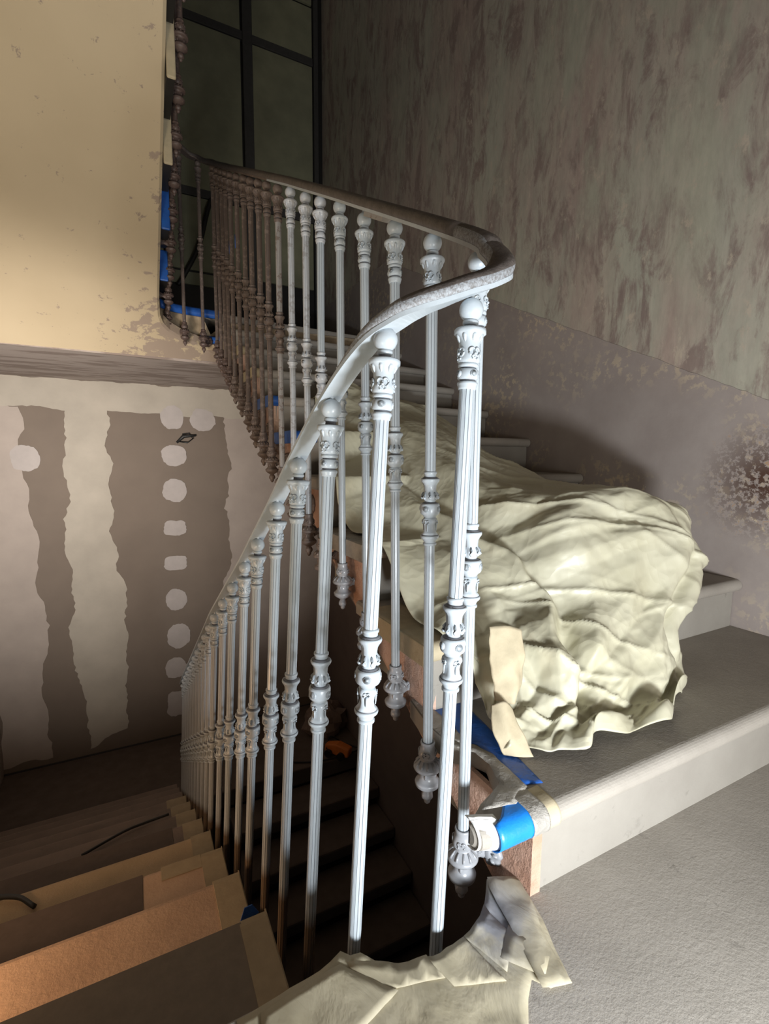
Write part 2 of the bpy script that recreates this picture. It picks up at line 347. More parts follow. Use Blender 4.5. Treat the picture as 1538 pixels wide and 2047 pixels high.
# ---------------------------------------------------------------- ascending staircase
def yin(k): return .54 + .331 * (k - 1)
def yout(k): return .55 + .347 * (k - 1)
asc = thing('ascending_staircase', 'grey stone staircase climbing along the peeling right wall', 'staircase', loc=(1.2, .56, FL))
def nose(y, z, th=.042, back=.4):   # cross section in (y,z), rounded nosing to -y
    r = th / 2; pts_ = [(y + back, z - th), (y + back, z)]
    for i in range(15):
        a = math.pi / 2 + math.pi * i / 14; pts_.append((y + r + r * math.cos(a), z - r + r * math.sin(a)))
    return pts_
def on_tread(k, x):  # y of nosing k at x
    t = (x - .58) / (WX - .58); return yin(k) * (1 - t) + yout(k) * t
for k in range(1, 10):
    z = FL + RI * k
    xs = [.556, .562, .575, .7, 1.0, 1.4, WX - .007] if k > 1 else [.456, .463, .50, .56, .7, 1.0, 1.4, WX - .007]
    rings = []
    for i, x in enumerate(xs):
        y = on_tread(k, x); bk = .385 + (.0 if k < 9 else .06)
        if k == 1:
            y = {.456: .566, .463: .553, .50: .541}.get(x, y); bk = {.456: .012, .463: .03, .50: .065, .56: .09}.get(x, bk)
        sec = nose(y, z, .042 if i else .03, bk)
        if i == 0: sec = [(a_, b_ - .006) for a_, b_ in sec]
        rings.append([(x, a_, b_) for a_, b_ in sec])
    mb = MB().loft(rings)
    if k == 1:   # side return behind the scooped cut-out
        mb.prism([(.62, .60), (.60, .655), (.603, .70), (.585, .745), (.553, .775), (.549, .85), (.57, .965), (.62, .965), (.72, .70)], z - .042, z - .0003)
    build(mb, 'tread', 'stone', asc).matrix_parent_inverse = Matrix.Translation((-1.2, -.56, -FL))
    mb = MB(); x0 = .588
    mb.loft([[(x, on_tread(k, x) + .027, z - .04), (x, on_tread(k, x) + .3, z - .04), (x, on_tread(k, x) + .3, z - RI - (0 if k == 1 else .002)), (x, on_tread(k, x) + .027, z - RI)] for x in (x0, 1.0, 1.4, WX - .007)])
    build(mb, 'riser', 'riser', asc).matrix_parent_inverse = Matrix.Translation((-1.2, -.56, -FL))
# string: the raw stone ends of the steps along the well, turning round the far end
path = [(.578, .562)]
for k in range(1, 10):
    path += [(.578, yin(k) + .331 * j / 3 + .028) for j in (0, .01, 1.5, 2.99)]
path = [p for p in path if p[1] < 3.25] + [(.575, 3.30), (.565, 3.40), (.545, 3.47), (.52, 3.50), (.45, 3.515), (.36, 3.505), (.28, 3.485), (.22, 3.455), (.195, 3.40), (.188, 3.30)]
def sttop(p):
    x, y = p
    if x < .53 or y > 3.46: return UP - .035 if x < .5 else FL + RI * 9 - .04
    k = max(i for i in range(1, 11) if y >= yin(i) + .027 or i == 1)
    return FL + RI * k - .04
def stbot(p):
    x, y = p
    if x < .56 and y > 3.2: return max(1.55 - .576 * (y - 2.006), .6325) + .004
    return min(FL - .11 + .545 * (y - .54), .64)
rings = []
for i, p in enumerate(path):
    a = Vector(path[max(0, i - 1)]); b_ = Vector(path[min(len(path) - 1, i + 1)]); t = (b_ - a); t = t.normalized() if t.length else Vector((0, 1))
    nrm = Vector((t.y, -t.x)) * .022
    zt, zb = sttop(p), stbot(p)
    rings.append([(p[0], p[1], zb), (p[0], p[1], zt), (p[0] + nrm.x, p[1] + nrm.y, zt), (p[0] + nrm.x, p[1] + nrm.y, zb)])
def asc_build(mb, name, mat, **k):
    o = build(mb, name, mat, asc, **k); o.matrix_parent_inverse = Matrix.Translation((-1.2, -.56, -FL)); return o
cut = next(i for i, p in enumerate(path) if p[1] > 3.28)
asc_build(MB().loft(rings[:cut + 1]), 'string', 'string')
asc_build(MB().loft(rings[cut:]), 'fascia', 'fascia')
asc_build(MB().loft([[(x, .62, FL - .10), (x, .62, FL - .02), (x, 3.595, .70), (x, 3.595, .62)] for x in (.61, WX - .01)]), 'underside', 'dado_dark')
# upper landing
mb = MB().prism([(WX - .001, 3.673), (.60, 3.55), (.524, 3.512), (.36, 3.505), (.28, 3.485), (.215, 3.45), (.19, 3.392), (LX + .001, 3.392), (LX + .001, FY - .001), (WX - .001, FY - .001)], UP - .045, UP)
build(mb, 'floor_upper', 'stone', kind='structure', bevel=.01)
mb = MB(); ys = [3.6, 3.8, 4.2, 4.6, FY - .002]
mb.loft([[(LX, y, .633), (WX, y, .633 if y > 3.7 else .60), (WX, y, .68), (LX, y, .68)] for y in ys])
build(mb, 'ceiling_landing', 'band', kind='structure')
build(MB().loft([[(.30, y, .632), (WX - .02, y, .632), (WX - .02, y, .90), (.62, y, .90)] for y in (3.60, 3.66)]), 'trim_2', 'fascia', kind='structure')

# ---------------------------------------------------------------- overhead flight (left, climbing back towards the camera)
ovh = thing('overhead_staircase', 'overhead flight with smooth cream painted underside at upper left', 'staircase', loc=(-.4, 3.4, UP))
def ovh_build(mb, name, mat, **k):
    o = build(mb, name, mat, ovh, **k); o.matrix_parent_inverse = Matrix.Translation((.4, -3.4, -UP)); return o
def sofz(y): return 1.55 - .576 * (y - 2.006)
edge = [(.178, y) for y in (.8, 1.2, 1.6, 2.0, 2.4, 2.8, 3.1)] + [(.179, 3.2), (.186, 3.29), (.205, 3.345), (.245, 3.39), (.31, 3.43), (.40, 3.465), (.50, 3.515), (.60, 3.57), (.62, 3.6)]
rings = []
for x, y in edge:
    z = max(sofz(y), .6325); rings.append([(LX + .001, y, z), (x - .012, y, z), (x, y, z + .012), (x, y, z + .06), (LX + .001, y, z + .06)])
ovh_build(MB().loft(rings), 'underside', 'soffit')
for j in range(1, 10):
    y1 = 3.392 - .31 * (j - 1); z = UP + RI * j
    ovh_build(MB().box(LX + .002, .180, y1 - .312, y1, z - .10, z - .002), 'step', 'black')

# ---------------------------------------------------------------- descending staircase (left)
dsc = thing('descending_staircase', 'worn stone staircase going down at the lower left', 'staircase', loc=(-.4, .95, FL - RI))
def dsc_build(mb, name, mat, **k):
    o = build(mb, name, mat, dsc, **k); o.matrix_parent_inverse = Matrix.Translation((.4, -.95, -FL + RI)); return o
for k in range(1, 12):
    yk = .912 + .31 * (k - 1); z = FL - RI * k
    y0 = .59 if k == 1 else yk - .345
    mat = 'tread_old' if k in (2, 3) else 'tread_yellow' if k == 4 else 'tread_brown'  # bands of light down the flight put into the tread tones
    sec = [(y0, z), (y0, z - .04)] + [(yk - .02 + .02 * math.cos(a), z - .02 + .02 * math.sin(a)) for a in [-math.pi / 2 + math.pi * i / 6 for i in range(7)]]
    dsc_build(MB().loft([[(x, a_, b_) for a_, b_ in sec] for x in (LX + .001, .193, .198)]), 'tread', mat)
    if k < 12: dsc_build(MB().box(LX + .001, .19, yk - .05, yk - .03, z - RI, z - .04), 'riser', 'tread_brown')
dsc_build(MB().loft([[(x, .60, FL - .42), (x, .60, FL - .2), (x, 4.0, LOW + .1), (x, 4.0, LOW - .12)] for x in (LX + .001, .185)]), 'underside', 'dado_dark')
# lower half landing and the flight that continues down to the right
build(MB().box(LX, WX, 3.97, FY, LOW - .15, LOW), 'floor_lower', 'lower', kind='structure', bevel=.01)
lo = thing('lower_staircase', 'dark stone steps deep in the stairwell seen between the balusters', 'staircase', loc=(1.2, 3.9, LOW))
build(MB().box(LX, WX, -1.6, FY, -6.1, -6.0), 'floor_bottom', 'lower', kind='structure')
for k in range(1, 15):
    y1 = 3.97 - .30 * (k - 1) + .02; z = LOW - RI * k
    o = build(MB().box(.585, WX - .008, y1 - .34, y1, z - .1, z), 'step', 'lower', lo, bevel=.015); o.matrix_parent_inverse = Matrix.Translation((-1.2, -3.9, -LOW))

# ---------------------------------------------------------------- balusters (shared meshes)
def shaft_mesh(ext=0):
    mb_ = MB(); N = 12; ang = []
    for i in range(N):
        for t_, g in ((0.0, 0), (.78, 0), (.84, 1), (.94, 1)): ang.append((2 * math.pi * (i + t_) / N, g))
    for s0, s1, r0, r1 in ((.129, .444, .0112, .0108), (.587, 1.016 + ext, .0104, .0104)):
        rings = []
        for s_ in (s0, s0 + .004, (s0 + s1) / 2, s1 - .004, s1):
            r = r0 + (r1 - r0) * (s_ - s0) / (s1 - s0)
            rings.append([((r * (.90 if g else 1)) * math.cos(a), (r * (.90 if g else 1)) * math.sin(a), -s_) for a, g in ang])
        n = len(ang); vs = [p for q_ in rings for p in q_]; f0 = []; f1 = []
        for i in range(4):
            for j in range(n):
                fc = (i * n + j, i * n + (j + 1) % n, (i + 1) * n + (j + 1) % n, (i + 1) * n + j)
                (f1 if ang[j][1] and ang[(j + 1) % n][1] else f0).append(fc)
        o = len(mb_.v); mb_.add(vs, f0, 0); 
        mb_.f += [tuple(i + o for i in f) for f in f1]; mb_.m += [1] * len(f1); mb_.sm += [False] * len(f1)
    return mb_.mesh('baluster', [M['white'], M['groove']])
def scroll(mb_, s0, rad, ang0, size, sign, turns=1.1, n=13, tr=.0016):
    pts_ = []
    for i in range(n):
        t = i / (n - 1); th = -1.3 + t * turns * 2 * math.pi * .75; rr = size * (1 - .62 * t)
        da = sign * (rr * math.cos(th) + size * .55) / rad; ds_ = -rr * math.sin(th) * 1.15
        pts_.append((rad * math.cos(ang0 + da), rad * math.sin(ang0 + da), -(s0 + ds_)))
    mb_.tube(pts_, [tr * (1.1 - .4 * i / n) for i in range(n)], 5)
def roundel(mb_, s0, rad, a, r):
    c = Vector((math.cos(a) * rad, math.sin(a) * rad, -s0)); u = Vector((-math.sin(a), math.cos(a), 0)); nn = Vector((math.cos(a), math.sin(a), 0))
    for rr0, rr1, h0, h1 in ((r, r * .82, .0, .0022), (r * .82, r * .62, .0022, .0), (r * .62, r * .1, 0, .0026)):
        mb_.loft([[c + u * math.cos(t) * q + Vector((0, 0, 1)) * math.sin(t) * q + nn * (h - .001) for t in [2 * math.pi * k_ / 14 for k_ in range(14)]] for q, h in ((rr0, h0), (rr1, h1))], smooth=True)
def ball_mesh():
    mb_ = MB(); pr = [(.017 - .017 * math.cos(math.pi * i / 14), .0004 + .0172 * math.sin(math.pi * i / 14)) for i in range(15)]
    lathe(mb_, pr, 24); lathe(mb_, [(-.008, .004), (.003, .004)], 10); return mb_.mesh('ball_finial', [M['white']])
def capital_mesh():
    mb_ = MB()
    lathe(mb_, [(.031, .008), (.033, .0115), (.037, .0115), (.0385, .0095)], 24)
    lathe(mb_, [(.037, .0088), (.045, .0094)], 20, mi=1)
    def mod(s_, a): return 1 + (.035 * math.cos(8 * a) if .050 < s_ < .060 else .05 * abs(math.cos(2 * a)) if .06 <= s_ < .093 else 0)
    lathe(mb_, [(.0435, .012), (.0445, .0215), (.0465, .0232), (.0495, .0232), (.052, .0225), (.0545, .0195), (.058, .0168), (.064, .0148), (.074, .0142), (.082, .0152), (.088, .0162), (.092, .015), (.094, .0125)], 32, mod)
    lathe(mb_, [(.0935, .0135), (.095, .0148), (.0985, .0148), (.0995, .013)], 24)
    lathe(mb_, [(.099, .0115), (.102, .0115)], 20, mi=1)
    lathe(mb_, [(.1015, .013), (.1035, .0152), (.115, .0152), (.117, .013)], 24)
    lathe(mb_, [(.116, .0115), (.1205, .0115)], 20, mi=1)
    lathe(mb_, [(.1195, .0125), (.121, .0150), (.124, .0150), (.1265, .0135), (.128, .0135), (.1285, .0132), (.131, .0128)], 24)
    for i in range(8):
        a = math.pi / 4 * i + math.pi / 8
        mb_.tube([((.0178 - .0004 * j * j) * math.cos(a), (.0178 - .0004 * j * j) * math.sin(a), -(.052 + j * .0042)) for j in range(4)], [.0034, .003, .0022, .0012], 6)
    for i in range(4):
        a = math.pi / 2 * i + .6
        for sg in (-1, 1):
            scroll(mb_, .078, .0158, a, .0062, sg); scroll(mb_, .086, .0165, a, .0032, sg, 1.0, 9, .0013)
        mb_.sphere((.0172 * math.cos(a), .0172 * math.sin(a), -.0815), .0024, 8)
        roundel(mb_, .109, .0152, a, .0056)
    return mb_.mesh('capital', [M['white'], M['groove']])
def knop_mesh():
    mb_ = MB()
    lathe(mb_, [(.441, .010), (.4425, .0132), (.446, .0132), (.448, .0115), (.4525, .0118)], 24)
    lathe(mb_, [(.452, .0118), (.4558, .0172)], 24, mi=1)
    def md(s_, a): return 1 + (.05 * math.cos(16 * a) if .463 < s_ < .485 else .09 * math.cos(8 * a) if .485 <= s_ < .498 else 0)
    lathe(mb_, [(.4555, .0178), (.458, .0186), (.461, .018), (.465, .0145), (.470, .0122), (.478, .0116), (.484, .0122), (.488, .0142), (.493, .0152), (.497, .0128), (.500, .0108), (.503, .0108)], 32, md)
    lathe(mb_, [(.502, .011), (.505, .0175)], 24, mi=1)
    lathe(mb_, [(.5045, .0178), (.508, .0192), (.5235, .0192), (.526, .0178), (.529, .0138), (.533, .0118)], 24)
    def md2(s_, a): return 1 + (.10 * math.cos(4 * a) if .533 < s_ < .566 else 0)
    lathe(mb_, [(.532, .0112), (.536, .0140), (.541, .0146), (.546, .0122), (.554, .0112), (.562, .0125), (.567, .0165)], 32, md2)
    lathe(mb_, [(.566, .0150), (.569, .0178)], 24, mi=1)
    lathe(mb_, [(.5685, .018), (.571, .0186), (.574, .0178), (.577, .0145), (.581, .0122), (.5835, .0118)], 24)
    lathe(mb_, [(.583, .0118), (.5845, .0136), (.588, .0136), (.589, .0115)], 24)
    for i in range(4):
        a = math.pi / 2 * i + .6; roundel(mb_, .5155, .0192, a, .0068)
        for sg in (-1, 1): scroll(mb_, .541, .0148, a, .0036, sg, 1.0, 9, .0014)
        mb_.tube([(.0135 * math.cos(a), .0135 * math.sin(a), -.545), (.0135 * math.cos(a), .0135 * math.sin(a), -.560)], [.002, .0008], 5)
    for i in range(8):
        a = math.pi / 4 * i + .2
        mb_.tube([(r_ * math.cos(a), r_ * math.sin(a), -s_) for s_, r_ in ((.482, .0125), (.488, .0155), (.493, .0165), (.496, .0145))], [.0012, .0026, .003, .002], 5)
    return mb_.mesh('knop', [M['white'], M['groove']])
def cup_mesh():
    mb_ = MB()
    def md(s_, a): return 1 + (.06 * math.cos(4 * a) if 1.022 < s_ < 1.044 else .045 * math.cos(12 * a) if 1.047 < s_ < 1.060 else 0)
    lathe(mb_, [(1.014, .0115), (1.0075, .0125), (1.008, .0148), (1.0115, .0154), (1.017, .0140), (1.022, .0158), (1.030, .0188), (1.038, .0192), (1.043, .0160), (1.0455, .0145), (1.048, .0165), (1.055, .0235), (1.060, .0272), (1.062, .0292), (1.066, .0296), (1.069, .0275), (1.070, .0225), (1.072, .0178), (1.078, .0162), (1.086, .0165), (1.091, .0195), (1.0945, .0225), (1.096, .0255), (1.0985, .0265), (1.1015, .0262), (1.103, .025), (1.1055, .0252), (1.109, .0215), (1.114, .014), (1.118, .0082)], 36, md)
    for i in range(4):
        a = math.pi / 2 * i + .8
        for sg in (-1, 1): scroll(mb_, 1.031, .0186, a, .0055, sg, 1.0, 9, .0017)
        mb_.sphere((.0165 * math.cos(a), .0165 * math.sin(a), -1.080), .0055, 8, 0, (.6, .6, 1.3))
    for i in range(12):
        a = math.pi / 6 * i
        mb_.tube([(r_ * math.cos(a), r_ * math.sin(a), -s_) for s_, r_ in ((1.048, .0165), (1.054, .0228), (1.059, .0265))], [.0016, .0026, .003], 5)
    return mb_.mesh('base_cup', [M['grey']])
def drop_mesh():
    mb_ = MB(); lathe(mb_, [(1.115, .009), (1.119, .0072), (1.122, .0098), (1.127, .0122), (1.132, .0124), (1.136, .0105), (1.1395, .0066), (1.142, .0072), (1.146, .0062), (1.1495, .003), (1.1505, .0008)], 20, lambda s_, a: 1 + (.06 * math.cos(6 * a) if s_ < 1.138 else 0))
    return mb_.mesh('drop_finial', [M['grey']])
def arm_mesh():
    mb_ = MB(); rings = []
    for x, h0, h1, w_ in ((.012, 1.056, 1.089, .008), (.020, 1.058, 1.084, .0075), (.030, 1.058, 1.079, .007), (.038, 1.055, 1.080, .0078), (.044, 1.050, 1.084, .0095), (.047, 1.050, 1.084, .0095)):
        c_, hh = -(h0 + h1) / 2, (h1 - h0) / 2
        rings.append([(x, w_ * math.copysign(abs(math.cos(t)) ** .6, math.cos(t)), c_ + hh * math.copysign(abs(math.sin(t)) ** .6, math.sin(t))) for t in [2 * math.pi * i / 14 for i in range(14)]])
    mb_.loft(rings, smooth=True)
    for sg in (-1, 1):
        pts_ = [(.034 + .0055 * (1 - i / 12) * math.cos(i * .8), sg * .0075, -1.067 + .0065 * (1 - i / 12) * math.sin(i * .8)) for i in range(10)]
        mb_.tube(pts_, .0016, 5)
    return mb_.mesh('bracket_arm', [M['grey']])
def rosette_mesh():
    mb_ = MB(); rings = []
    for x, r in ((.045, .010), (.047, .016), (.050, .020), (.0515, .018), (.053, .022), (.056, .030), (.060, .0345), (.066, .035)):
        rings.append([(x, r * (1 + (.06 * math.cos(10 * t) if r > .021 else 0)) * math.cos(t), -1.067 + r * (1 + (.06 * math.cos(10 * t) if r > .021 else 0)) * math.sin(t)) for t in [2 * math.pi * i / 40 for i in range(40)]])
    mb_.loft(rings, smooth=True)
    for i in range(10):
        t = 2 * math.pi * i / 10
        mb_.tube([(x, r * math.cos(t), -1.067 + r * math.sin(t)) for x, r in ((.0525, .021), (.0535, .026), (.057, .031))], [.0022, .0036, .0028], 5)
    return mb_.mesh('rosette', [M['grey']])
LONG = shaft_mesh(.16)
BM = dict(baluster=shaft_mesh(), ball_finial=ball_mesh(), capital=capital_mesh(), knop=knop_mesh(), base_cup=cup_mesh(), bracket_arm=arm_mesh(), rosette=rosette_mesh(), drop_finial=drop_mesh())
rail = thing('stair_railing', 'long iron railing with ornate balusters, grey white near and bare brown beyond', 'railing', loc=(.53, .67, FL))
def add_baluster(top, bot, ang, shaft, head, foot, ros=None, label=None, knop=None, ext=0):
    top = Vector(top); d = (Vector(bot) - top).normalized()
    z = -d; x = Vector((math.cos(ang), math.sin(ang), 0)); x = (x - z * x.dot(z)).normalized(); y = z.cross(x)
    mw = Matrix((x, y, z)).transposed().to_4x4(); mw.translation = top - rail.location
    root = bpy.data.objects.new('baluster', LONG if ext else BM['baluster']); COL.objects.link(root); root.parent = rail
    root.matrix_local = mw
    if label: root['label'] = label
    def setm(o, m_):
        o.material_slots[0].link = 'OBJECT'; o.material_slots[0].material = M[m_] if isinstance(m_, str) else m_
    setm(root, shaft)
    for nm, m_ in (('ball_finial', head), ('capital', head), ('knop', knop or head), ('base_cup', foot), ('bracket_arm', foot), ('rosette', ros or foot), ('drop_finial', foot)):
        c = bpy.data.objects.new(nm, BM[nm]); COL.objects.link(c); c.parent = root; setm(c, m_)
        if ext and nm in ('base_cup', 'bracket_arm', 'rosette', 'drop_finial'): c.location = (0, 0, -ext)
    return root
U = [(0.512, 0.669, 0.328), (0.517, 0.817, 0.412), (0.529, 0.99, 0.507), (0.532, 1.155, 0.59), (0.536, 1.324, 0.691), (0.522, 1.44, 0.75), (0.517, 1.56, 0.813), (0.511, 1.7, 0.89), (0.507, 1.84, 0.962), (0.505, 1.987, 1.04), (0.502, 2.11, 1.104), (0.503, 2.26, 1.181), (0.504, 2.4, 1.256), (0.504, 2.56, 1.339), (0.502, 2.71, 1.417), (0.503, 2.85, 1.491), (0.503, 2.97, 1.554), (0.501, 3.1, 1.623), (0.500, 3.24, 1.703), (0.443, 3.42, 1.803), (0.330, 3.40, 1.83)]
M['U7'] = paint('thin_grey_paint', (.50, .53, .57), .35, spotty=(.36, .36, .38))
M['half'] = paint('half_painted', (.36, .345, .34), .4, spotty=(.22, .18, .16))
for i, p in enumerate(U):
    bx = {1: .011, 2: .015, 3: .012, 4: .007}.get(i, 0); bot = (p[0] + bx, p[1], p[2] - 1.15)
    ang = {19: 1.1, 20: 2.2}.get(i, 0.0)
    if i <= 4: add_baluster(p, bot, ang, 'white', 'white', 'grey', ros='bare' if i in (2, 3) else None)
    elif i <= 7: add_baluster(p, bot, ang, 'U7' if i > 5 else 'white', 'U7', 'bare', label='freshly painted baluster with bare brown foot')
    else: add_baluster(p, bot, ang, 'half' if i == 8 else 'bare', 'bare', 'bare' if i < 15 else 'rust', label='bare brown unpainted baluster')
L = [(0.449, 0.600, 0.228), (0.332, 0.644, 0.182), (0.305, 0.791, 0.095), (0.294, 0.944, -0.005), (0.289, 1.094, -0.105), (0.278, 1.25, -0.213), (0.275, 1.405, -0.305), (0.266, 1.565, -0.403), (0.259, 1.72, -0.496), (0.25, 1.875, -0.593)]
for i in range(1, 11): L.append((.25 - .0005 * i, 1.875 + .155 * i, -.593 - .0915 * i))
fades = [1.052, .978, .955, .93, .90, .87, .85, .84, .83, .82]
for i, p in enumerate(L):
    lean = {0: -.045, 1: -.052}.get(i, -.050)
    bot = (p[0] + lean * 1.15, p[1] + (.0 if i else -.012), p[2] - 1.15)
    fd = fades[i] if i < len(fades) else .80
    mt = paint('paint_stopping_short', WH if i < 8 else (.5, .54, .58), .3, BARE, fd)
    add_baluster(p, bot, math.pi + (.9 if i == 0 else .45 if i == 1 else 0), mt, 'white', 'bare', label='painted baluster left bare brown at the bottom', ext=.16)
V = []
for i in range(10, 20): V.append((.245, 1.861 + .155 * (i - 9), -.588 - .091 * (i - 9) + 3.40))
for p in V:
    add_baluster(p, (p[0] - .012, p[1], p[2] - 1.15), math.pi, 'rust', 'rust', 'rust', label='dark rusty baluster of the overhead flight')
def smooth_path(P_, w_=2):
    o_ = []
    for i in range(len(P_)):
        k = min(w_, i, len(P_) - 1 - i); q_ = P_[i - k:i + k + 1]; o_.append(tuple(sum(c[j] for c in q_) / len(q_) for j in range(3)))
    return o_
# handrail swept through the baluster heads
def up(p, d=.004): return (p[0], p[1], p[2] + d)
rp = [(.243, 1.9, 2.81)] + [up(p) for p in V[1:-1]] + [(.25, 3.36, 1.915), (.275, 3.42, 1.875)]
rp += [up(U[20], .01), (.39, 3.43, 1.82)] + [up(U[19], .004), (.475, 3.36, 1.765)] + [up(p) for p in smooth_path(U[18::-1], 3)]
rp += [(.511, .642, .307), (.508, .613, .280), (.492, .594, .257), (.462, .586, .238), (.430, .586, .225), (.400, .590, .212), (.368, .601, .199), (.343, .626, .186), (.320, .680, .161)] + [up(p) for p in L[2:]] + [(.245, 3.6, -1.62)]
sp = catmull(rp, 5)
def sweep(sec, pts_, scl=None):
    rings = []
    for i, p in enumerate(pts_):
        a = pts_[max(0, i - 1)]; b_ = pts_[min(len(pts_) - 1, i + 1)]; t = (b_ - a).normalized()
        lat = Vector((t.y, -t.x, 0)).normalized(); u = lat.cross(t).normalized()
        q_ = (scl(p) if scl else (1, 1))
        rings.append([p + lat * x * q_[0] + u * ((z - .004) * q_[1] + .004) for x, z in sec])
    return rings
def railscale(p):
    if p.z > .6 or p.x > .45: return (1, 1)
    t = min(1, max(0, (p.y - .62) / .12)); return (1 - .28 * t, 1 - .5 * t)
secR = [(-.018, .004), (-.0205, .010), (-.0205, .016), (-.017, .022), (-.010, .0262), (0, .0275), (.010, .0262), (.017, .022), (.0205, .016), (.0205, .010), (.018, .004)]
rg = sweep(secR, sp, railscale); nU = (len(V) - 2 + 1 + 2 + 2 + 2 + 19 - 1) * 5
mb = MB().loft(rg[:nU - 1], smooth=True)
def rb(mb_, nm, mats):
    o = build(mb_, nm, mats, rail); o.matrix_parent_inverse = Matrix.Translation(-rail.location); return o
rb(mb, 'handrail', 'wood')
mb = MB(); mb.loft(rg[nU - 2:], smooth=True)
for i, f in enumerate(mb.f):
    mb.m[i] = 0
n11 = len(secR); nf = (len(rg[nU - 2:]) - 1) * n11
for i in range(nf): mb.m[i] = 1 if (i % n11) in (2, 3, 4, 5, 6) and (i // n11) < 40 else 0
rb(mb, 'handrail', [M['overspray'], M['wood']])
secS = [(-.0185, -.002), (-.0185, .0045), (.0185, .0045), (.0185, -.002)]
st = sweep(secS, sp)
rb(MB().loft(st[:nU - 42]), 'rail_strip', 'bare'); rb(MB().loft(st[nU - 43:]), 'rail_strip', 'white')
# taped joint under the rail between the third and fourth painted balusters
rj = Vector((.530, 1.08, .555)); 
mb = MB().box(-.012, .012, -.06, .05, -.010, .0); o = build(mb, 'rail_splice', 'half', rail); o.location = rj - rail.location; o.rotation_euler = (math.radians(28), 0, 0); o['label'] = 'grey splice plate under the rail'

# ---------------------------------------------------------------- plastic sheet over the steps
CT = [[[0.638, 0.744, -0.574], [0.623, 0.688, -0.574], [0.685, 0.657, -0.574], [0.759, 0.625, -0.574], [0.868, 0.619, -0.574], [1.007, 0.625, -0.574], [1.17, 0.676, -0.574]], [[0.715, 0.86, -0.57], [0.695, 0.78, -0.557], [0.748, 0.73, -0.551], [0.859, 0.7, -0.551], [0.986, 0.69, -0.553], [1.148, 0.7, -0.55], [1.275, 0.74, -0.546]], [[0.758, 0.93, -0.514], [0.77, 0.88, -0.477], [0.832, 0.82, -0.466], [0.933, 0.77, -0.454], [1.057, 0.75, -0.45], [1.192, 0.75, -0.447], [1.304, 0.78, -0.454]], [[0.749, 1.05, -0.446], [0.81, 0.98, -0.407], [0.917, 0.92, -0.384], [1.03, 0.86, -0.356], [1.15, 0.82, -0.334], [1.288, 0.8, -0.331], [1.433, 0.8, -0.354]], [[0.721, 1.16, -0.373], [0.809, 1.08, -0.328], [0.934, 1.01, -0.284], [1.045, 0.93, -0.237], [1.199, 0.88, -0.213], [1.353, 0.85, -0.226], [1.472, 0.83, -0.298]], [[0.701, 1.29, -0.301], [0.827, 1.22, -0.261], [0.943, 1.12, -0.186], [1.057, 1.02, -0.137], [1.219, 0.95, -0.115], [1.374, 0.9, -0.138], [1.512, 0.87, -0.233]], [[0.697, 1.46, -0.231], [0.842, 1.38, -0.162], [0.967, 1.25, -0.107], [1.084, 1.13, -0.086], [1.24, 1.04, -0.079], [1.416, 0.98, -0.097], [1.551, 0.92, -0.166]], [[0.694, 1.67, -0.136], [0.855, 1.58, -0.07], [0.993, 1.46, -0.032], [1.091, 1.33, -0.055], [1.223, 1.23, -0.07], [1.387, 1.16, -0.129], [1.543, 1.08, -0.196]], [[0.72, 1.92, 0.001], [0.887, 1.86, 0.064], [1.045, 1.76, 0.086], [1.151, 1.66, 0.075], [1.226, 1.56, 0.015], [1.296, 1.46, -0.071], [1.382, 1.36, -0.143]], [[0.749, 2.12, 0.135], [0.899, 2.1, 0.207], [1.069, 2.08, 0.225], [1.215, 2.05, 0.206], [1.327, 2.0, 0.149], [1.41, 1.95, 0.078], [1.494, 1.9, 0.02]], [[0.788, 2.3, 0.265], [0.899, 2.32, 0.339], [1.029, 2.34, 0.362], [1.172, 2.34, 0.347], [1.271, 2.3, 0.292], [1.343, 2.24, 0.226], [1.397, 2.2, 0.161]]]
def stair_z(x, y):
    t = (x - .58) / (WX - .58); z = FL
    for k in range(1, 11):
        if y >= yin(k) * (1 - t) + yout(k) * t: z = FL + RI * k
    return z
for row in CT:   # hidden right flank hangs down to the steps
    x, y, z = row[-1]; x2, y2 = x + .03, y + .14; zs = stair_z(x2, y2)
    row.append([x2, y2, max(zs + .01, z - .12)]); row.append([x2 - .03, y2 + .08, stair_z(x2 - .03, y2 + .08) + .005])
x_ = [list(map(float, p)) for p in CT[-1]]
CT.append([[p[0], p[1] + .06, max(stair_z(p[0], p[1] + .06) + .01, p[2] - .1)] for p in x_])
CTR = np.array(CT)
for r_, q_ in {1: (.67, .80, -.565), 2: (.665, .855, -.50), 3: (.607, .90, -.405), 4: (.602, 1.03, -.395), 5: (.607, 1.22, -.232), 6: (.602, 1.42, -.228), 7: (.612, 1.62, -.06)}.items():
    CTR[r_, 0] = q_; CTR[r_, 1, :2] = CTR[r_, 1, :2] * .6 + (CTR[r_, 0, :2] + CTR[r_, 2, :2]) * .2
def bic(A, nu, nv):
    def one(A, n):   # catmull along axis 0
        P = np.concatenate([2 * A[:1] - A[1:2], A, 2 * A[-1:] - A[-2:-1]]); m_ = len(A); out = []
        for q_ in np.linspace(0, m_ - 1, n):
            i = min(int(q_), m_ - 2); t = q_ - i; a, b_, c_, d_ = P[i:i + 4]
            out.append(.5 * ((2 * b_) + (c_ - a) * t + (2 * a - 5 * b_ + 4 * c_ - d_) * t * t + (3 * b_ - a - 3 * c_ + d_) * t ** 3))
        return np.array(out)
    B = one(A, nu); return one(B.transpose(1, 0, 2), nv).transpose(1, 0, 2)
NU, NV = 330, 230
G = bic(CTR, NU, NV)
uu, vv = np.meshgrid(np.linspace(0, 1, NU), np.linspace(0, 1, NV), indexing='ij')
dU = np.gradient(G, axis=0); dV = np.gradient(G, axis=1)
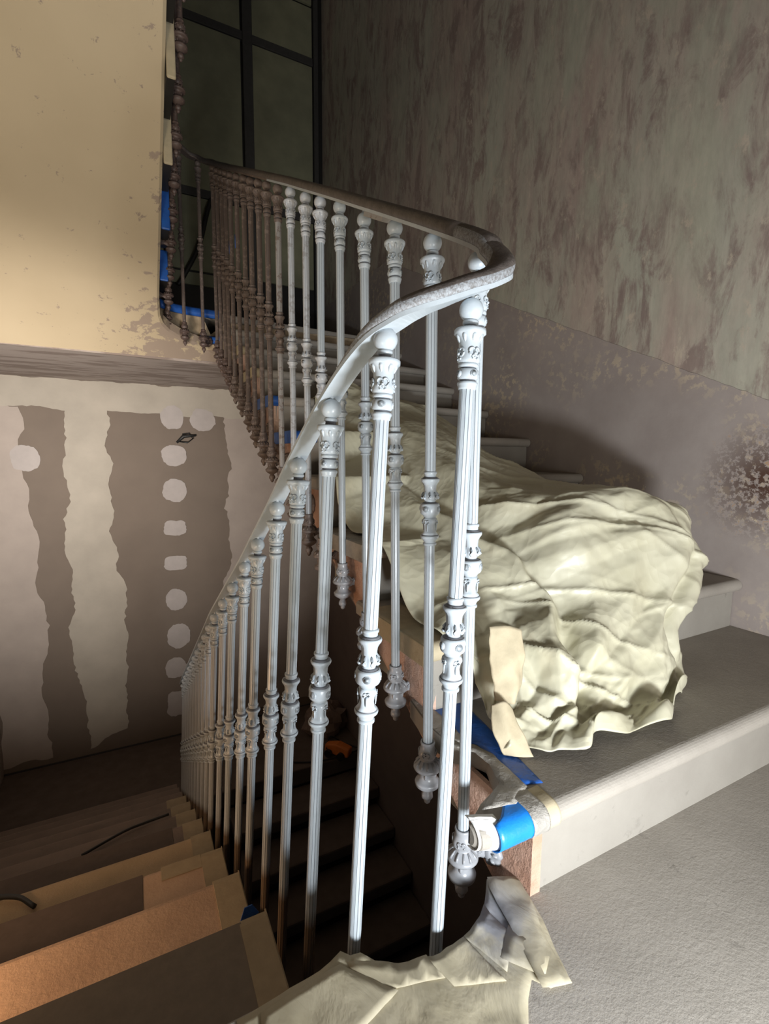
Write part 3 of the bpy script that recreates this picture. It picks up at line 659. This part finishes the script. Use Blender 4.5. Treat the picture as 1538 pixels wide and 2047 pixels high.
NR = np.cross(dV, dU); NR /= np.linalg.norm(NR, axis=2, keepdims=True) + 1e-9
if NR[60, 60, 1] > 0: NR = -NR
rs = np.random.RandomState(3)
LEN_U, LEN_V = 2.1, 1.1
pu = uu * LEN_U; pv = vv * LEN_V
def wave(f, n_=3):
    o_ = 0 * pu
    for _ in range(n_): o_ = o_ + np.sin(pu * rs.uniform(.4, 1) * f + pv * rs.uniform(-1, 1) * f + rs.uniform(0, 6.3))
    return o_ / n_
def facets(cell, ang, stretch, warp):      # piecewise flat crumple with sharp creases
    ca, sa = math.cos(ang), math.sin(ang)
    x = (pu * ca + pv * sa) / (cell * stretch) + warp * wave(5); y = (-pu * sa + pv * ca) / cell + warp * wave(5)
    x -= x.min(); y -= y.min(); H = rs.rand(int(x.max()) + 3, int(y.max()) + 3)
    ix, iy = x.astype(int), y.astype(int); fx, fy = x - ix, y - iy
    h00, h10, h01, h11 = H[ix, iy], H[ix + 1, iy], H[ix, iy + 1], H[ix + 1, iy + 1]
    return np.where(fx > fy, h00 + (h10 - h00) * fx + (h11 - h10) * fy, h00 + (h11 - h01) * fx + (h01 - h00) * fy) - .5
fan = (vv - .5) / (uu * .9 + .42)          # folds fan out from the crest down to the hem
disp = np.zeros_like(pu)
for f_, am, ph in ((2.6, .030, .1), (5.3, .014, .4)):
    w_ = fan * f_ + ph + .35 * wave(5); q_ = 1 - np.abs((w_ % 1) * 2 - 1); disp += am * (q_ ** 1.5 - .4) * (.55 + .45 * wave(4))
r_, c_ = uu * (len(CTR) - 1), vv * (CTR.shape[1] - 1)
cm = .45 + .75 * np.clip(.5 + .9 * wave(3.5), 0, 1)          # calm swathes between crumpled ones
rid = np.interp(r_.ravel(), [0, 1, 2, 3, 4, 5, 6, 7.5, 9], [2.9, 2.8, 2.55, 2.25, 1.95, 1.6, 1.2, .8, .5]).reshape(r_.shape) + .07 * np.sin(r_ * 5)
d_ = c_ - rid; st_ = 1 / (1 + np.exp(-d_ / .035))
fade_ = np.clip((r_ - .4) / .8, 0, 1) * np.clip((8 - r_) / 2, 0, 1)
disp += fade_ * ((1 - st_) * .042 * np.exp(np.minimum(d_, 0) / 1.1) - st_ * .034 * np.exp(-np.maximum(d_, 0) / .7))
pr = np.hypot((r_ - 4.5) * 1.0, (c_ - 4.2) * .9); th_ = np.arctan2(r_ - 4.5, c_ - 4.2)
disp += -.035 * np.exp(-(pr / .45) ** 2) + .017 * np.clip(.4 + wave(4), 0, 1) * (1 - np.abs((th_ * 7 / (2 * math.pi) + .8 * wave(3)) % 1 * 2 - 1)) ** 2 * np.exp(-pr / 1.3) * np.clip(pr / .3, 0, 1)
disp += -.030 * np.exp(-((c_ - 5.45 - .12 * np.sin(r_ * 2)) / .14) ** 2) * np.clip((5.5 - r_), 0, 1) * np.clip(r_ - .5, 0, 1)
disp += -.040 * np.exp(-((r_ - 5.0 - .25 * (c_ - 2.5)) / .35) ** 2) * np.exp(-((c_ - 2.6) / .9) ** 2)
disp += .050 * facets(.21, 1.1, 2.0, .35)
disp += .046 * cm * facets(.12, .5, 2.2, .4)
disp += .040 * cm * facets(.075, 2.2, 2.4, .4) * (.65 + .5 * wave(4))
disp += .030 * cm * facets(.055, 1.3, 2.6, .5) * (.6 + .6 * wave(6))
disp += .020 * cm * facets(.030, .2, 2.4, .4) * (.6 + .6 * wave(8))
disp += .010 * cm * facets(.022, 2.6, 2.2, .4) * (.5 + .7 * wave(9))
for k in range(13):      # long thin pinched ridges
    an = rs.uniform(.2, 1.5); f_ = rs.uniform(1.5, 5)
    q_ = 1 - np.abs(((pu * math.sin(an) + pv * math.cos(an)) * f_ + .9 * wave(3) + rs.rand()) % 1 * 2 - 1)
    disp += .011 * q_ ** 12 * np.clip(wave(5) * 2.6 - .5, 0, 1)
disp *= 1 - .45 * np.clip((vv - .55) / .25, 0, 1)
env = np.clip(uu / .05, .15, 1) * np.clip((1 - vv) / .05, .3, 1) * np.clip(vv / .04, .3, 1)
G2 = G + NR * (disp * env)[..., None]
# hem curls: front edge lifts and wobbles
G2[..., 2] += (.035 * np.exp(-((uu - .025) / .03) ** 2)) * (.5 + .5 * np.sin(vv * 37 + 3 * np.sin(vv * 9)))
G2[..., 1] += -.028 * np.exp(-(uu / .05) ** 2) * (np.sin(vv * 23) + .6 * np.sin(vv * 51 + 1)) * .5
tx = (G2[..., 0] - .58) / (WX - .58); zn = np.full(tx.shape, FL + .006)
for k in range(1, 11):
    q_ = np.clip((G2[..., 1] - (yin(k) * (1 - tx) + yout(k) * tx) + .05) / .045, 0, 1); zn += RI * q_ * q_ * (3 - 2 * q_)
G2[..., 2] = np.where((G2[..., 2] < zn) & (vv < .75), zn, G2[..., 2])
idx = np.arange(NU * NV).reshape(NU, NV)
fs = np.stack([idx[:-1, :-1], idx[:-1, 1:], idx[1:, 1:], idx[1:, :-1]], -1).reshape(-1, 4)
me = bpy.data.meshes.new('plastic_sheet'); me.from_pydata(G2.reshape(-1, 3).tolist(), [], fs.tolist()); me.materials.append(M['plastic'])
me.polygons.foreach_set('use_smooth', [True] * len(fs))
sh = link('plastic_sheet', me); so = sh.modifiers.new('solid', 'SOLIDIFY'); so.thickness = .0015; so.offset = 0
tag(sh, 'crumpled cream plastic dust sheet heaped over the lower steps', 'dust sheet')

# ---------------------------------------------------------------- tapes, papers
def sheet(poly, z, name, mat, th=.0015, amp=.002, seed=0, tilt=None, step=.012):
    """flat masking piece with a slightly wrinkled top, polygon triangulated on a grid"""
    import bmesh
    bm = bmesh.new(); vs = [bm.verts.new((x, y, z)) for x, y in poly]; f = bm.faces.new(vs)
    bmesh.ops.triangulate(bm, faces=[f])
    for _ in range(8):
        lg = [e for e in bm.edges if e.calc_length() > step * 1.6]
        if not lg: break
        bmesh.ops.subdivide_edges(bm, edges=lg, cuts=1); bmesh.ops.triangulate(bm, faces=bm.faces[:])
        bmesh.ops.beautify_fill(bm, faces=bm.faces[:], edges=bm.edges[:])
    for v_ in bm.verts:
        p = Vector((v_.co.x, v_.co.y, seed)); h = abs(noise.noise(p * 16)) * 1.3 + abs(noise.noise(p * 42 + Vector((3, 3, 0)))) * .6
        v_.co.z += .001 + amp * h
        if tilt: v_.co.z += tilt(v_.co.x, v_.co.y)
    bmesh.ops.recalc_face_normals(bm, faces=bm.faces)
    me_ = bpy.data.meshes.new(name); bm.to_mesh(me_); bm.free(); me_.materials.append(M[mat])
    for p in me_.polygons: p.use_smooth = True
    o_ = link(name, me_); s_ = o_.modifiers.new('solid', 'SOLIDIFY'); s_.thickness = th; s_.offset = 1
    return o_
PP = [(.09, .598), (.21, .606), (.247, .616), (.272, .598), (.306, .568), (.357, .549), (.404, .546), (.458, .558), (.493, .580), (.528, .617), (.578, .60), (.574, .557), (.565, .52), (.546, .475), (.529, .43), (.498, .437), (.482, .458), (.458, .44), (.43, .41), (.30, .40), (.09, .40)]
def lip(x, y):
    dmin = min((Vector((x, y)) - Vector(q_)).length for q_ in PP[2:10]); return .010 * math.exp(-(dmin / .012) ** 2) * (.6 + .6 * noise.noise(Vector((x * 60, y * 60, 0))))
mp = tag(sheet(PP, FL + .0005, 'masking_paper', 'paper', .001, .004, 1, lip), 'cream masking paper taped round the curved landing edge', 'masking paper')
for i, pl in enumerate([[(.25, .60), (.305, .566), (.36, .552), (.37, .515), (.26, .545)], [(.36, .549), (.405, .547), (.43, .553), (.445, .47), (.375, .50)], [(.43, .553), (.458, .558), (.49, .578), (.50, .52), (.455, .48)], [(.12, .59), (.24, .60), (.30, .53), (.20, .50), (.11, .52)], [(.46, .50), (.505, .535), (.53, .47), (.50, .45)]]):
    o_ = sheet(pl, FL + .0025 + .0003 * i, 'paper_patch', 'paper', .0005, .004, 1, lip); o_.parent = mp
tag(sheet([(.545, .50), (.572, .555), (.580, .597), (.531, .62), (.52, .60), (.50, .50), (.485, .44), (.527, .425)], FL + .004, 'masking_paper', 'paper', .001, .005, 4), 'cream paper strip overlapping the landing mask beside the first riser', 'masking paper')
# blue strip along the inner end of the first tread and layered tape over its nosing
Z1 = FL + RI
tag(sheet([(.648, .962), (.683, .930), (.634, .598), (.600, .608), (.592, .640), (.604, .70), (.600, .745), (.573, .775), (.575, .85), (.588, .955)], Z1 + .0003, 'masking_tape', 'blue', .0008, .001, 7), 'long blue tape strip along the inner end of the first tread', 'masking tape')
tag(sheet([(.550, .775), (.585, .757), (.597, .85), (.59, .955), (.571, .962), (.551, .85)], Z1 + .0022, 'masking_tape', 'paper_grey', .0008, .002, 9), 'grey sprayed tape over the back inner edge of the first tread', 'masking tape')
tag(sheet([(.604, .70), (.59, .745), (.555, .775), (.55, .758), (.575, .72), (.578, .68), (.56, .63), (.515, .606), (.49, .590), (.55, .575), (.598, .60)], Z1 + .0024, 'masking_tape', 'paper_grey', .0008, .004, 11), 'wrinkled translucent tape round the scooped end of the first tread', 'masking tape')
def wrap(x0, x1, name, mat, off, y_fn, z, back, seed=0, x1b=None, x0b=None):
    rings = []
    for i in range(9):
        t = i / 8; ring = []
        xa0, xa1 = x0 + (x1 - x0) * t, (x0b if x0b is not None else x0) + ((x1b if x1b is not None else x1) - (x0b if x0b is not None else x0)) * t
        y = y_fn((xa0 + xa1) / 2); r = .021 + off
        prof = [(y + back, z + off, 1), (y + back * .6, z + off, .7), (y + .022, z + off, .3)] + [(y + .021 + r * math.cos(a), z - .021 + r * math.sin(a), 0) for a in [math.pi / 2 + math.pi * j / 10 for j in range(1, 11)]] + [(y + .026, z - .042 - off, 0)]
        for (a_, b_, q_) in prof:
            xx = xa0 * (1 - q_) + xa1 * q_; n_ = .0006 * noise.noise(Vector((xx * 70, a_ * 70, seed + b_ * 30)))
            ring.append((xx, a_, b_ + n_))
        rings.append(ring)
    mb_ = MB().loft(rings, close=False, caps=False, smooth=True); o_ = build(mb_, name, mat)
    s_ = o_.modifiers.new('solid', 'SOLIDIFY'); s_.thickness = .0008; s_.offset = 0; return o_
def yn1(x): return .541 if x > .5 else .541 + (.5 - x) * .45
tag(wrap(.458, .500, 'masking_tape', 'paper_white', .0024, yn1, Z1, .035, 1), 'white tape on the very tip of the first nosing', 'masking tape')
tag(wrap(.487, .560, 'masking_tape', 'blue_bright', .0032, yn1, Z1, .075, 2, x0b=.55, x1b=.585), 'bright blue tape wrapped round the first nosing', 'masking tape')
tag(wrap(.556, .592, 'masking_tape', 'paper_grey', .0042, yn1, Z1, .07, 3), 'pale translucent tape between blue and cream on the first nosing', 'masking tape')
tag(wrap(.588, .618, 'masking_tape', 'paper_cream', .0024, yn1, Z1, .055, 4), 'cream tape band round the first nosing, right of the blue', 'masking tape')
# tape on the inner ends of higher treads
def endtape(k, x0, x1, mat, label, back=.3, seed=0):
    z = FL + RI * k
    o_ = wrap(x0, x1, 'masking_tape', mat, .0018, lambda x: on_tread(k, x), z, back, seed)
    y = on_tread(k, .56); mb_ = MB().box(.549, .5545, y + .004, y + back, z - .048, z + .002); f_ = build(mb_, 'side_fold', mat, o_, bevel=.002)
    return tag(o_, label, 'masking tape')
endtape(2, .553, .66, 'paper_cream', 'cream and grey tape over the inner end of the second tread', .3, 5)
endtape(3, .553, .64, 'paper_grey', 'grey sprayed tape over the inner end of the third tread', .3, 6)
endtape(5, .553, .66, 'blue', 'blue tape on the nosing beside the sheet, lower of two', .25, 7)
endtape(6, .553, .60, 'blue', 'blue tape on the nosing, upper of two behind the brown balusters', .25, 8)
endtape(7, .553, .60, 'paper_cream', 'cream tape on the seventh nosing behind the brown balusters', .25, 9)
endtape(8, .553, .59, 'paper_cream', 'cream tape on the eighth nosing, high behind the brown balusters', .25, 10)
mb = MB(); pth = [(.555, 3.50), (.52, 3.503), (.45, 3.500), (.36, 3.492), (.29, 3.474), (.232, 3.446), (.196, 3.40)]
mb.loft([[(x, y + .002, UP - .052), (x, y - .012, UP - .05), (x, y - .018, UP - .03), (x, y - .016, UP - .008), (x, y + .0, UP + .004), (x, y + .03, UP + .004)] for x, y in pth], smooth=True)
tag(build(mb, 'masking_tape', 'blue'), 'blue tape along the upper landing edge at the far end of the well', 'masking tape')
mb = MB(); z9 = FL + RI * 9
mb.loft([[(x, y + .002, z9 - .05), (x, y - .02, z9 - .04), (x, y - .022, z9 - .01), (x, y, z9 + .004)] for x, y in [(.56, 3.44), (.53, 3.488), (.47, 3.50), (.43, 3.502)]], smooth=True)
tag(build(mb, 'masking_tape', 'blue'), 'short blue tape just below the upper landing edge', 'masking tape')
# taped step ends of the overhead flight
ords = ['lowest', 'second', 'third', 'fourth', 'fifth']
for j in range(1, 8):
    y1 = 3.392 - .31 * (j - 1); z = UP + RI * j; bl = j in (1, 2)
    k_ = j - 1; yb = 3.08 - .31 * k_; zb, zt = .955 + .149 * k_, 1.117 + .184 * k_
    ovh_build(MB().box(.18, .222 - .004 * k_, yb + .012, yb + .275, zb + .01, zt - .004), 'step_end', 'black')  # coloured black for the shade under each overhead step
    mb = MB().box(.18, .225 - .004 * k_, yb, yb + .014, zb, zt)
    if j <= 5: tag(build(mb, 'masking_tape', 'blue' if bl else 'paper_cream', bevel=.006), ('blue' if bl else 'cream') + ' tape on the %s step end of the overhead flight' % ords[j - 1], 'masking tape')
# small blue tags on two brown balusters
for (bx, by, bz), lb in (((.503, 2.565, 1.06), 'small blue tape ring round a bare brown baluster, nearer one'), ((.502, 2.715, 1.085), 'small blue tape ring round a bare brown baluster, farther one')):
    mb = MB(); lathe(mb, [(0, .0118), (.06, .0118)], 16); o = build(mb, 'masking_tape', 'blue'); o.location = (bx, by, bz); tag(o, lb, 'masking tape')
# descending steps: tan tape bands, and sheets added in place of shade
def flat(x0, x1, y0, y1, z, name, mat, th=.002, skew=0):
    return build(MB().prism([(x0, y0), (x1, y0), (x1 + skew, y1), (x0 + skew, y1)], z, z + th), name, mat, bevel=.0008)
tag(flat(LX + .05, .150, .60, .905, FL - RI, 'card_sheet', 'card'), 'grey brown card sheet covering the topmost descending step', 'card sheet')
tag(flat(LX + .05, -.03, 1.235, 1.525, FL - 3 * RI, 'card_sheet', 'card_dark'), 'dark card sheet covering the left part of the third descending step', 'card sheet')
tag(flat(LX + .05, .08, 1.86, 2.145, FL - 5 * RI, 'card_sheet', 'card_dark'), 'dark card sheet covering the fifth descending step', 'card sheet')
on = ['first', 'second', 'third', 'fourth', 'fifth', 'sixth', 'seventh', 'eighth']
for k in range(1, 9):
    yk = .912 + .31 * (k - 1); z = FL - RI * k; x0 = [.147, .135, .135, .13, .12, .11, .10, .09][k - 1]
    mb = MB(); y0 = .61 if k == 1 else yk - .3
    rr = [(y0, z + .0035), (yk - .02, z + .0035), (yk - .004, z + .0005), (yk + .003, z - .012), (yk + .003, z - .035), (yk + .001, z - .035), (yk - .006, z - .003), (y0, z + .0022)]
    mb.loft([[(x, a_, b_ - (.002 if x > .2 else 0)) for a_, b_ in rr] for x in (x0, .17, .199, .2015)])
    mb.box(.199, .2015, y0, yk, z - .05, z + .002)
    tag(build(mb, 'masking_tape', 'paper_tan'), 'tan tape band folded over the inner end of the %s descending step' % on[k - 1], 'masking tape')
tag(flat(.02, .135, 1.475, 1.528, FL - 3 * RI, 'masking_tape', 'paper_tan', .003), 'short tan tape piece running left along the third descending step', 'masking tape')
mb = MB(); sc = [(.155, -.968), (.165, -.9378), (.181, -.9368), (.1946, -.9608), (.1767, -.9666), (.17, -.99)]
mb.loft([[(x, y, z) for x, z in sc] for y in (.945, .947)])
mb.loft([[(.165, .946, -.96), (.19, .946, -.96), (.19, .95, -1.095), (.165, .95, -1.095)], [(.165, .948, -.96), (.19, .948, -.96), (.19, .952, -1.095), (.165, .952, -1.095)]])
tag(build(mb, 'masking_tape', 'blue'), 'scrap of blue tape sticking up behind the topmost descending step', 'masking tape')
# torn paper flaps beside the sheet
def flap(pts3, name, mat, label, seed):
    A = np.array(pts3); B = bic(A, 26, 22); vs = B.reshape(-1, 3).tolist()
    vs = [(x + .004 * noise.noise(Vector((x * 40, z * 40, seed))), y + .006 * noise.noise(Vector((x * 30, z * 30, seed + 9))), z) for x, y, z in vs]
    ix = np.arange(26 * 22).reshape(26, 22); f_ = np.stack([ix[:-1, :-1], ix[:-1, 1:], ix[1:, 1:], ix[1:, :-1]], -1).reshape(-1, 4).tolist()
    mb_ = MB().add(vs, f_, 0, True); o_ = build(mb_, name, mat); s_ = o_.modifiers.new('solid', 'SOLIDIFY'); s_.thickness = .001; tag(o_, label, 'masking paper')
flap([[(.66, .79, -.36), (.70, .78, -.36), (.73, .77, -.37)], [(.65, .77, -.44), (.69, .745, -.44), (.725, .75, -.44)], [(.655, .76, -.51), (.68, .73, -.51), (.70, .745, -.51)]], 'masking_paper', 'paper_cream', 'torn cream paper flap standing at the inner side of the dust sheet', 2)
flap([[(.625, .735, -.50), (.645, .72, -.49), (.665, .72, -.51)], [(.61, .71, -.54), (.635, .69, -.535), (.665, .69, -.54)], [(.622, .69, -.582), (.64, .67, -.58), (.67, .66, -.582)]], 'masking_paper', 'paper_cream', 'small cream paper corner on the first tread under the sheet hem', 5)
# things left on the lower landing
def blob(pts_, r, seed, name, mat):
    mb_ = MB(); n = 18
    rings = []
    for j in range(1, 9):
        a = math.pi * j / 9; ring = []
        for k in range(n):
            t = 2 * math.pi * k / n; d_ = Vector((math.sin(a) * math.cos(t), math.sin(a) * math.sin(t), math.cos(a)))
            q_ = 1 + .35 * noise.noise(d_ * 2 + Vector((seed, 0, 0))) + .2 * abs(noise.noise(d_ * 5 + Vector((seed, 4, 0))))
            ring.append((pts_[0] + d_.x * r[0] * q_, pts_[1] + d_.y * r[1] * q_, max(LOW + .002, pts_[2] + d_.z * r[2] * q_)))
        rings.append(ring)
    mb_.loft(rings); return build(mb_, name, mat)
tag(blob((1.62, 4.45, LOW + .12), (.22, .16, .17), 3, 'crumpled_paper', 'dustpaper'), 'crumpled dusty paper heap on the dark lower landing', 'paper')
tl = thing('power_tool', 'orange power tool with black wheels lying on the dark lower landing', 'power tool', loc=(1.60, 4.02, LOW))
mb = MB(); mb.loft([[(-.13, -.04, .03), (-.13, .04, .03), (-.13, .035, .09), (-.13, -.035, .09)], [(.0, -.055, .02), (.0, .055, .02), (.0, .045, .12), (.0, -.045, .12)], [(.12, -.05, .02), (.12, .05, .02), (.13, .035, .10), (.13, -.035, .10)]])
build(mb, 'housing', 'orange', tl, bevel=.012).rotation_euler = (0, 0, -.9)
for s_ in (-.07, .06):
    mb = MB(); mb.loft([[(s_ + .035 * math.cos(t), y, .035 + .035 * math.sin(t)) for t in [2 * math.pi * i / 16 for i in range(16)]] for y in (-.085, -.055)]); build(mb, 'wheel', 'black', tl).rotation_euler = (0, 0, -.9)
mb = MB(); mb.tube(catmull([(-.1, .05, .06), (-.02, .16, .10), (.10, .10, .03), (.2, .0, .012), (.12, -.04, .012), (-.2, -.03, .012), (-.5, .1, .012)], 8), .007, 6); build(mb, 'cord', 'black', tl)
mb = MB(); mb.tube(catmull([(-.28, 2.36, FL - 6 * RI + .012), (-.12, 2.42, FL - 6 * RI + .02), (-.02, 2.45, FL - 6 * RI + .012), (.08, 2.46, FL - 6 * RI + .012)], 6), .006, 6)
tag(build(mb, 'dark_cord', 'black'), 'thin dark cord lying across a descending step near the balusters', 'cord')
mb = MB(); mb.tube(catmull([(-.62, 1.72, FL - 4 * RI + .012), (-.50, 1.82, FL - 4 * RI + .02), (-.40, 1.80, FL - 4 * RI + .02), (-.34, 1.74, FL - 4 * RI + .012)], 6), .008, 6)
tag(build(mb, 'dark_cord', 'black'), 'curved dark cord at the left edge of the descending steps', 'cord')
